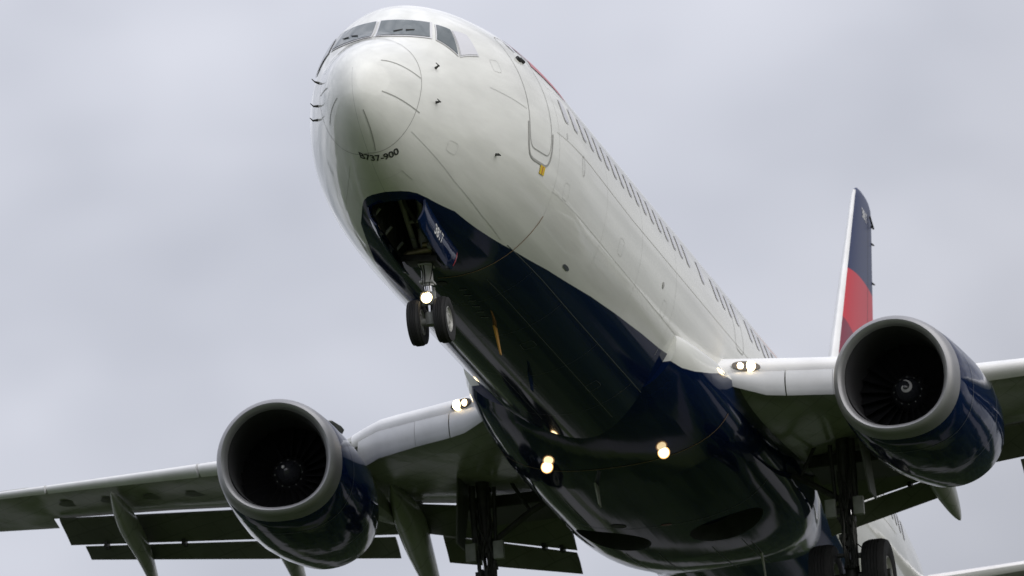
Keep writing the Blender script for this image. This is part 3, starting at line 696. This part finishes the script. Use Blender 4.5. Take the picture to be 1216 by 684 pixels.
# ---- engines
def engine(s):
    o = Vector((14.12, s*(4.87 if s == 1 else 5.02), (-1.73 if s == 1 else -1.81))); d = Vector((1, s*.045, -.012)).normalized(); a = Vector((0, 0, 1)); a = (a-d*a.dot(d)).normalized(); b = Vector((0, 1, 0)); b = (b-d*b.dot(d)).normalized()
    n = 72
    def ring(t, w_, tp, bt, flat=2.0, slant=0.0, cz=0.0):
        rr = []
        for k in range(n):
            g = 2*math.pi*k/n; c, s_ = math.cos(g), math.sin(g); e = 2 if s_ > 0 else flat
            cc = math.copysign(abs(c)**(2/e), c); ss = math.copysign(abs(s_)**(2/e), s_)
            rr.append(o+d*(t-slant*s_*.10)+b*(w_*cc)+a*(cz+(tp if s_ > 0 else bt)*ss))
        return rr
    OUT = [(0.0, .875, .86, .83), (.012, .905, .89, .855), (.05, .94, .925, .885), (.12, .968, .95, .905), (.22, .985, .965, .915), (.34, .998, .975, .925)]
    IN = [(0.0, .875, .86, .83), (.015, .845, .83, .80), (.06, .815, .80, .77), (.12, .79, .78, .755)]
    lip = MB().loft([ring(t, w_, tp, bt, 2.25, 1) for t, w_, tp, bt in reversed(IN)]+[ring(t, w_, tp, bt, 2.25, 1) for t, w_, tp, bt in OUT[1:]], caps=False)
    COW = [(.34, .992, .969, .919, 2.25), (.36, 1.0, .977, .927, 2.25), (.7, 1.03, 1.0, .95, 2.3), (1.2, 1.055, 1.03, .975, 2.3), (1.9, 1.07, 1.05, .985, 2.3), (2.6, 1.045, 1.04, .955, 2.25), (3.2, .98, .98, .90, 2.15), (3.75, .86, .88, .82, 2.05), (3.76, .82, .84, .78, 2.05), (2.9, .80, .82, .78, 2.0)]
    cow = MB().loft([ring(t, w_, tp, bt, fl, 1 if t < .5 else max(0, 1-(t-.5)/1.0)) for t, w_, tp, bt, fl in COW], caps=False).build('engine', 'navy', root)
    lip.build('inlet_lip', 'lip', cow)
    MB().loft([ring(t, r, r, r*.99, 2.05, max(0, 1-t)) for t, r in ((.118, .782), (.22, .762), (.36, .757), (.5, .762), (.7, .775), (.95, .785), (1.3, .785))], caps=False).build('inlet_duct', 'liner', cow)
    fo = o+d*.93
    # spinner, hub and blades
    sp = MB().revolve(fo, d, [(-.20, 0), (-.19, .035), (-.14, .10), (-.06, .17), (0, .205), (.04, .21)], 40).build('spinner', 'hub', cow)
    MB().revolve(fo, d, [(.035, .215), (.06, .235), (.14, .29), (.25, .33), (.35, .35)], 40).build('fan_hub', 'blade', cow)
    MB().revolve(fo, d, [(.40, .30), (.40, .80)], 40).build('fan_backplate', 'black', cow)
    for k in range(12):
        g = 2*math.pi*k/12; q = fo+(a*math.cos(g)+b*math.sin(g))*.222+d*.045; MB().revolve(q, d, [(-.012, 0), (-.009, .008), (0, .010)], 8).build('spinner_bolt', 'gear', cow)
    bl = MB(); g0 = []; rad = [.26, .36, .5, .64, .775]
    for r in rad:
        ang = R(lerp(32, 62, (r-.26)/.52)); ch = lerp(.20, .26, (r-.26)/.52); row = []
        for u in (-.5, -.17, .17, .5):
            tang = math.sin(ang)*ch*u; ax = math.cos(ang)*ch*u+.16+.03*math.sin(math.pi*(u+.5))
            row.append((r, tang, ax))
        g0.append(row)
    def blade(k):
        g = 2*math.pi*k/24; A = a*math.cos(g)+b*math.sin(g); B = (b*math.cos(g)-a*math.sin(g))
        m_ = MB(); 
        front = [[fo+A*r+B*t*s+d*ax for r, t, ax in row] for row in g0]; back = [[q+d*.008+B*.006 for q in row] for row in front]
        m_.loft([f_+b_[::-1] for f_, b_ in zip(front, back)]); return m_
    for k in range(24): blade(k).build('fan_blade', 'blade', cow)
    # painted swirl on the spinner
    sw = MB(); pts = []
    for k in range(26):
        u = k/25; r = .012+.118*u; g = R(130+ (330 if s == 1 else 330)*u); ax = -.20+.06*(r/.10)**1.35+(-.004)
        pts.append((r, g, ax))
    vs = []
    for i, (r, g, ax) in enumerate(pts):
        wv = .012+.008*math.sin(math.pi*i/25)
        for rr_ in (r-wv, r+wv):
            rq = max(.001, rr_); prof = [(0, -.20), (.035, -.19), (.10, -.14), (.17, -.06), (.205, 0)]
            for (r0, a0), (r1, a1) in zip(prof, prof[1:]):
                if r0 <= rq <= r1: axx = lerp(a0, a1, (rq-r0)/(r1-r0))
            vs.append(fo+(b*math.cos(g)+a*math.sin(g))*rq+d*(axx-.006))
    sw.add(vs, [[2*i, 2*i+1, 2*i+3, 2*i+2] for i in range(25)])
    if s == 1: sw.build('spinner_swirl', 'swirl', cow)
    else:
        MB().revolve(fo+a*.05-b*.04+d*-.186, d, [(-.012, 0), (-.008, .022), (.0, .028)], 12).build('spinner_tip', 'swirl', cow)
    # core, nozzle
    MB().revolve(o+a*.02, d, [(2.9, .55), (3.7, .56), (4.3, .46), (4.75, .36), (4.76, .33), (4.3, .34)], 40).build('core_nozzle', 'hot', cow)
    MB().revolve(o+a*.02, d, [(4.2, .26), (4.8, .20), (5.3, .05), (5.35, 0)], 32).build('exhaust_cone', 'hot', cow)
    # seams round the cowl, drain and latches
    for t, w_, tp, bt, fl in ((.95, 1.053, 1.022, .969, 2.3), (2.35, 1.082, 1.052, .976, 2.28)):
        r1 = ring(t, w_, tp, bt, fl, max(0, 1-(t-.5)/1.0)); r2 = ring(t+.014, w_, tp, bt, fl, max(0, 1-(t-.5)/1.0)); MB().loft([r1, r2], caps=False).build('cowl_seam', 'seam_blue', cow)
    # inboard strake
    st_ = MB(); g = R(48); base = o+d*.75+b*(-s)*math.cos(g)*1.03+a*math.sin(g)*1.0; nrm = (b*(-s)*math.cos(g)+a*math.sin(g))
    tz = nrm.cross(d)*.012
    prof = [(0, -.02), (.25, .07), (.75, .13), (.95, .13), (1.05, -.02)]
    st_.loft([[base+d*u+nrm*v+tz for u, v in prof], [base+d*u+nrm*v-tz for u, v in prof]]); st_.build('strake', 'gear', cow, smooth=False)
    # pylon
    rr = []
    for x, zt_, zb_, hw in ((15.0, -.68, -.75, .02), (15.6, -.60, -.80, .14), (16.6, -.50, -.84, .20), (17.8, -.48, -1.05, .24), (19.2, -.62, -1.35, .24), (20.6, -.74, -1.15, .18), (21.8, -.80, -.95, .05)):
        rr.append([Vector((x, o.y+hw*cx, lerp(zb_, zt_, cz))) for cx, cz in ((-.6, 1), (-1, .8), (-1, .2), (-.6, 0), (.6, 0), (1, .2), (1, .8), (.6, 1))])
    MB().loft(rr).build('pylon', 'wing', cow)
    return cow
engine(1); engine(-1)

# ---- landing gear
def wheel(parent, c, r, hw, rimr):
    c = Vector(c); d = Vector((0, 1, 0)); rr_ = r
    pr = [(-hw*.80, rimr), (-hw*.96, rimr+.25*(r-rimr)), (-hw, rimr+.55*(r-rimr)), (-hw*.93, r-.10*(r-rimr)*1.2), (-hw*.78, r-.02), (-hw*.5, r-.003)]
    full = []
    for t, q in pr: full.append((t, q))
    for g in (-.38, -.13, .13, .38):
        full += [((g-.035)*hw, r), ((g-.03)*hw, r-.014), ((g+.03)*hw, r-.014), ((g+.035)*hw, r)]
    for t, q in reversed(pr): full.append((-t, q))
    MB().revolve(c, d, full, 56, up=(0, 0, 1)).build('tyre', 'rubber', parent, angle=28)
    hub = MB(); hp = [(-hw*.80, rimr), (-hw*.86, rimr*.94), (-hw*.55, rimr*.86), (-hw*.45, rimr*.55), (-hw*.6, rimr*.40), (-hw*.7, rimr*.22), (-hw*.7, 0)]
    hub.revolve(c, d, hp+[(-t, q) for t, q in reversed(hp)], 40, up=(0, 0, 1))
    for k in range(8):
        g = 2*math.pi*k/8
        for sg in (-1, 1): hub.revolve(c+Vector((math.cos(g)*rimr*.70, sg*hw*.53, math.sin(g)*rimr*.70)), (0, sg, 0), [(-.01, rimr*.12), (.01, rimr*.12), (.012, 0)], 8, up=(0, 0, 1))
    hub.build('wheel_hub', 'rim', parent)

NX, NZ = 4.01, -3.03
ng = MB().tube([(NX-.15, 0, -1.15), (NX-.10, 0, -1.9), (NX-.09, 0, -2.05)], [.09, .09, .10], 20).tube([(NX-.09, 0, -2.05), (NX-.04, 0, -2.50)], [.085, .085], 20)
ng.box((NX-.07, 0, -2.2), (.12, .10, .012)); ng.box((NX-.06, 0, -2.46), (.11, .10, .015))
ng = ng.build('nose_landing_gear', 'strut', root)
MB().tube([(NX-.04, 0, -2.48), (NX, 0, NZ+.10)], [.058, .058], 20).build('oleo_piston', 'chrome', ng)
MB().tube([(NX, -.26, NZ), (NX, .26, NZ)], .05, 14).tube([(NX, 0, NZ+.13), (NX, 0, NZ-.06)], [.075, .085], 14).build('axle', 'gear', ng)
for s in (1, -1): wheel(ng, (NX, s*.20, NZ), .343, .098, .19)
MB().tube([(NX+.08, .05, -2.50), (NX+.30, .02, -2.74)], .022, 8).tube([(NX+.08, -.05, -2.50), (NX+.30, -.02, -2.74)], .022, 8).tube([(NX+.30, .02, -2.74), (NX+.07, .05, NZ+.07)], .022, 8).tube([(NX+.30, -.02, -2.74), (NX+.07, -.05, NZ+.07)], .022, 8).build('torque_link', 'gear', ng)
st_ = MB()
st_.tube([(NX-.20, -.24, -2.03), (NX-.20, .12, -2.0)], [.062, .062], 14).tube([(NX-.20, -.30, -2.035), (NX-.20, -.22, -2.03)], [.03, .05], 10).tube([(NX-.22, .0, -1.93), (NX-.22, .20, -1.90)], [.045, .045], 12)
st_.build('steering_actuator', 'brass', ng)
st_ = MB(); st_.box((NX-.12, -.04, -2.16), (.18, .24, .02), Matrix.Rotation(R(-8), 3, 'X')); st_.box((NX-.26, -.06, -2.13), (.02, .26, .05), Matrix.Rotation(R(-8), 3, 'X')); st_.build('gear_plate', 'gear_dark', ng, bevel=.005)
st_ = MB().tube([(NX-.1, .12, -1.98), (NX-1.1, .14, -1.25)], .04, 10).tube([(NX-.1, -.12, -1.98), (NX-1.1, -.14, -1.25)], .04, 10).tube([(NX-.55, -.14, -1.65), (NX-.55, .14, -1.65)], .03, 8)
st_.build('drag_brace', 'gear', ng)
st_ = MB()
for k, (dy, dz, r) in enumerate(((.10, -1.80, .05), (.17, -1.86, .045), (.13, -1.98, .05), (-.12, -1.85, .04), (.22, -2.0, .035))): st_.revolve((NX-.28, dy, dz), (-1, 0, 0), [(0, r), (.05, r), (.08, r*.6), (.085, 0)], 12)
st_.build('gear_actuator', 'gear', ng)
hs = MB()
random.seed(3)
for k in range(3):
    y0 = random.uniform(-.16, .2); pts = [(NX-.2+random.uniform(-.05, .05), y0, -1.9)]
    for j in range(1, 6): pts.append((NX-.17+.03*random.uniform(-1, 1), y0*(1-j*.13)+random.uniform(-.02, .02), -1.9-.15*j))
    hs.tube(pts, .010, 6)
hs.tube([(NX-.05, .2, -2.0), (NX+.0, .36, -1.9), (NX+.02, .40, -1.75)], .012, 6)
hs.build('hydraulic_line', 'black', ng)
tl = Vector((NX-.13, -.012, -2.70)); d = Vector((-1, 0, -.05)).normalized()
th_ = MB().revolve(tl-d*.10, d, [(0, .03), (.02, .075), (.10, .092), (.125, .092)], 24).tube([tl-d*.05, (NX, 0, -2.66)], .03, 8).build('taxi_light', 'gear_dark', ng)
MB().revolve(tl, d, [(0, .0), (.004, .078), (-.002, .082)], 24).build('lamp_lens', 'lamp', th_)
bx = MB().box((NX-.06, 0, -2.70), (.03, .11, .10)); bx.build('lamp_bracket', 'gear', ng, bevel=.008)

# nose gear doors hanging either side of the bay
for s in (1, -1):
    rr = []; rin = []
    x0_, x1_ = 2.12, 4.0
    K, J = 14, 8
    def dp(u, v, off=0):
        x = lerp(x0_+.02, x1_, u); zt_ = sect(x)[2]+.10; h = lerp(.36, .38, u)*(1 if u > .06 else .8)+.0
        if u > .80: h *= lerp(1, .80, (u-.80)/.20)
        z = zt_-h*v; p = (.47 if s == 1 else .41)-.12*v+.04*math.sin(math.pi*v*.9)+off
        return Vector((x, s*p, z))
    outer = [[dp(i/K, j/J, .0) for j in range(J+1)] for i in range(K+1)]; inner = [[dp(i/K, j/J, -.03) for j in range(J, -1, -1)] for i in range(K+1)]
    dr = MB().loft([a_+b_ for a_, b_ in zip(outer, inner)]).build('nose_gear_door', 'navy', root)
    vs, fs = text_mesh('3817' , .19, .004)
    wdt = max(v[0] for v in vs)-min(v[0] for v in vs); kx = .46/wdt
    mid = (max(v[0] for v in vs)+min(v[0] for v in vs))/2
    def onto(x, y):
        u = .43+s*0+(x-mid)*kx/(x1_-x0_)*(1 if s == 1 else -1); v = .62-y/.36
        q = dp(u, v, .004); return q
    MB().add([onto(x, y) for x, y, z in vs], fs).build('door_number', 'letter', dr, smooth=False)
    ed = MB(); 
    ed.loft([[dp(.965, j/J, .004) for j in range(2, J)], [dp(.985, j/J, .004) for j in range(2, J)]], closed=False, caps=False); ed.build('door_edge_stripe', 'red', dr)
    hg = MB()
    for u in (.15, .5, .85): q = dp(u, 0, -.03); MB().tube([q, q+Vector((0, -s*.10, .10))], .025, 8).build('door_hinge', 'gear', dr)
# pipes and ribs inside the nose bay
bi = MB()
for x in (2.35, 2.75, 3.15, 3.55, 3.95): bi.box((x, 0, -1.06), (.02, .41, .05)); bi.box((x, .38, -1.45), (.02, .02, .40)); bi.box((x, -.35, -1.45), (.02, .02, .40))
for y in (-.3, -.22, .25, .32): bi.tube([(2.1, y, -1.14), (4.2, y, -1.14)], .018, 6)
bi.box((2.5, -.1, -1.3), (.16, .12, .10)); bi.box((3.0, .18, -1.25), (.12, .10, .12)); bi.tube([(2.6, .0, -1.2), (3.0, -.05, -1.5), (3.6, .0, -1.7)], .03, 8)
bi.build('bay_structure', 'bay', fus, smooth=False)

def main_gear(s):
    PX, PP, PZ = 20.12, (2.86 if s == 1 else 3.10), -3.235; X = PX
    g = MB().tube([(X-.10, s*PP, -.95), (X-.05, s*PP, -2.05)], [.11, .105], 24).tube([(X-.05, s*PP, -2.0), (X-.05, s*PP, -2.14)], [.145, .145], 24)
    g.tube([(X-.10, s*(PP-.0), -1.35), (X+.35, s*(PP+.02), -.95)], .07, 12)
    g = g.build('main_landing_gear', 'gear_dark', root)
    MB().tube([(X-.05, s*PP, -2.1), (X, s*PP, PZ+.12)], [.085, .085], 20).build('oleo_piston', 'chrome', g)
    MB().tube([(X, s*(PP-.62), PZ), (X, s*(PP+.62), PZ)], .07, 16).tube([(X, s*PP, PZ+.18), (X, s*PP, PZ-.10)], [.12, .12], 16).build('axle', 'gear_dark', g)
    for q in (-.43, .43): wheel(g, (X, s*(PP+q), PZ), .565, .20, .27)
    MB().tube([(X+.10, s*(PP-.06), -2.10), (X+.42, s*PP, -2.55)], .035, 8).tube([(X+.10, s*(PP+.06), -2.10), (X+.42, s*PP, -2.55)], .035, 8).tube([(X+.42, s*PP, -2.55), (X+.10, s*(PP-.06), PZ+.12)], .035, 8).tube([(X+.42, s*PP, -2.55), (X+.10, s*(PP+.06), PZ+.12)], .035, 8).build('torque_link', 'gear_dark', g)
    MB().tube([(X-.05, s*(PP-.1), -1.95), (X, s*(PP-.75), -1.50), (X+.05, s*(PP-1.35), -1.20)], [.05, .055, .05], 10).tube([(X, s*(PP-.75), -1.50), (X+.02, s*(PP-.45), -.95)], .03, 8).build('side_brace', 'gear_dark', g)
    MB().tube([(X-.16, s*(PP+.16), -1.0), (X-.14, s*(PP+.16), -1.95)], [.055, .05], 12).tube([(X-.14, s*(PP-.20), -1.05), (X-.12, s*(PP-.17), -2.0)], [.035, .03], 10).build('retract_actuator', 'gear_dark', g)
    for q in (-.24, .22): MB().box((X-.22, s*(PP+q), -2.13), (.05, .085, .15)).build('junction_box', 'gear', g, bevel=.015)
    random.seed(5+s); hs = MB()
    for k in range(14):
        y0 = random.uniform(-.20, .20); zc = -1.1-random.random()*.9; pts = [(X-.18, s*(PP+y0), zc)]
        for j in range(1, 8): pts.append((X-.19+random.uniform(-.05, .06), s*(PP+y0*.75+random.uniform(-.05, .05)), zc+(PZ+.1-zc)*j/7))
        hs.tube(pts, random.choice((.012, .016, .022)), 6)
    for k in range(18):
        z = random.uniform(-2.95, -2.15); hs.box((X-.13, s*(PP+random.uniform(-.14, .14)), z), (.05, random.uniform(.03, .07), random.uniform(.02, .05)))
    hs.tube([(X-.2, s*(PP+.1), -2.7), (X-.22, s*(PP+.24), -2.85), (X-.1, s*(PP+.28), PZ+.05)], .010, 6)
    hs.build('hydraulic_line', 'gear_dark', g)
    # door plate fixed to the outboard side of the leg
    d_ = MB(); rr = []
    for k in range(7):
        z = lerp(-.85, -1.95, k/6); hw = lerp(.42, .25, k/6)
        rr.append([(X-.05-hw, s*(PP+.30+.02*k), z), (X-.05+hw, s*(PP+.30+.02*k), z), (X-.05+hw, s*(PP+.325+.02*k), z), (X-.05-hw, s*(PP+.325+.02*k), z)])
    d_.loft([[Vector(q) for q in r_] for r_ in rr]).build('gear_leg_door', 'wing_dark', g, smooth=False)
main_gear(1); main_gear(-1)
# wheel bay in the wing underside above each leg: dark structure seen through the slots
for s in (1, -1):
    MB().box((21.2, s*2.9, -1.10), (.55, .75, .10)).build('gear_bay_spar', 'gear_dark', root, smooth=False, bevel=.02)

# ---- tail
def tail_rings(st, thick, up_axis):
    up, lo = airfoil(14); rr = []
    for (x0_, c, a, b) in st: pass
    return rr
up, lo = airfoil(16)
fst = [(31.2, 6.2, 1.55, .07), (32.9, 4.9, 2.3, .085), (33.5, 4.45, 3.2, .09), (34.27, 3.98, 4.637-.35, .09), (35.4, 3.22, 5.9, .09), (36.3, 2.50, 7.1, .09), (37.15, 1.85, 8.35, .09), (37.38, 1.62, 8.62, .085), (37.60, 1.32, 8.73, .07), (37.95, .85, 8.79, .03)]
def fz(z):  # LE x on the straight fin
    return 34.05+(z-4.35)*.782
fst = [(30.6, 6.9, 1.60, .03), (32.0, 5.2, 1.95, .06), (32.55, 4.75, 2.4, .085)]+[(fz(z), (37.15+(z-1.7)*.262)-fz(z), z, .09) for z in (3.0, 4.0, 5.0, 6.0, 7.0, 8.0, 8.5)]+[(fz(8.68)+.03, 38.93-fz(8.68)-.03, 8.66, .08), (fz(8.68)+.25, 1.10, 8.76, .06), (fz(8.68)+.55, .62, 8.80, .03)]
fin = MB().loft([[Vector((x0_+u*c, v*t*c, z)) for u, v in up+lo] for x0_, c, z, t in fst]).build('vertical_fin', 'fin', root)
le = MB(); LEo = [(u, v) for u, v in up+lo if u < .045]
le.loft([[Vector((x0_+u*c-.006, v*t*c*1.06, z)) for u, v in LEo] for x0_, c, z, t in fst[2:11]]).build('fin_leading_edge', 'slat', fin)
rd = MB()
for sg in (1, -1):
    rd.loft([[Vector((x0_+.70*c, sg*(t*c*.5*.60+.004), z)), Vector((x0_+.70*c+.02, sg*(t*c*.5*.60+.004), z))] for x0_, c, z, t in fst[3:10]], closed=False, caps=False)
rd.build('rudder_gap', 'black', fin)
vs, fs = text_mesh('3817', .26, .004)
def onfin(x, y):
    X_ = 37.95+x; Z_ = 8.2+y; x0_ = fz(Z_); c = 37.15+(Z_-1.7)*.262-x0_; u = (X_-x0_)/c; yt = 5*(.2969*math.sqrt(u)-.126*u-.3516*u*u+.2843*u**3-.1015*u**4)+.004
    return Vector((X_, yt*.09*c+.006, Z_))
MB().add([onfin(x, y) for x, y, z in vs], fs).build('fin_number', 'letter', fin, smooth=False)
for z in (8.35, 8.0, 7.2): xq = 37.15+(z-1.7)*.262; MB().tube([(xq-.05, 0, z), (xq+.08, .03, z)], [.025, .012], 6).build('static_wick', 'black', fin)
MB().tube([(38.45, .075, 8.42), (38.66, .085, 8.24)], .018, 6).build('fin_antenna', 'black', fin)
for s in (1, -1):
    sst = [(36.6, 4.0, .3, 1.10), (37.05, 3.65, .9, 1.20), (38.0, 3.05, 2.5, 1.52), (39.9, 1.9, 5.6, 2.10), (40.75, 1.3, 7.1, 2.36)]
    hsb = MB().loft([[Vector((x0_+u*c, s*p, z+v*.10*c)) for u, v in up+lo] for x0_, c, p, z in sst]).build('horizontal_stabilizer', 'wing', root)
    MB().loft([[Vector((x0_+u*c-.01, s*p, z+v*.10*c*1.07)) for u, v in up+lo if u < .05] for x0_, c, p, z in sst[1:]]).build('stabilizer_leading_edge', 'slat', hsb)
MB().revolve((41.15, 0, 1.12), (1, 0, 0), [(0, .17), (.12, .15), (.12, .12), (0, .12)], 24).build('exhaust_outlet', 'hot', root)
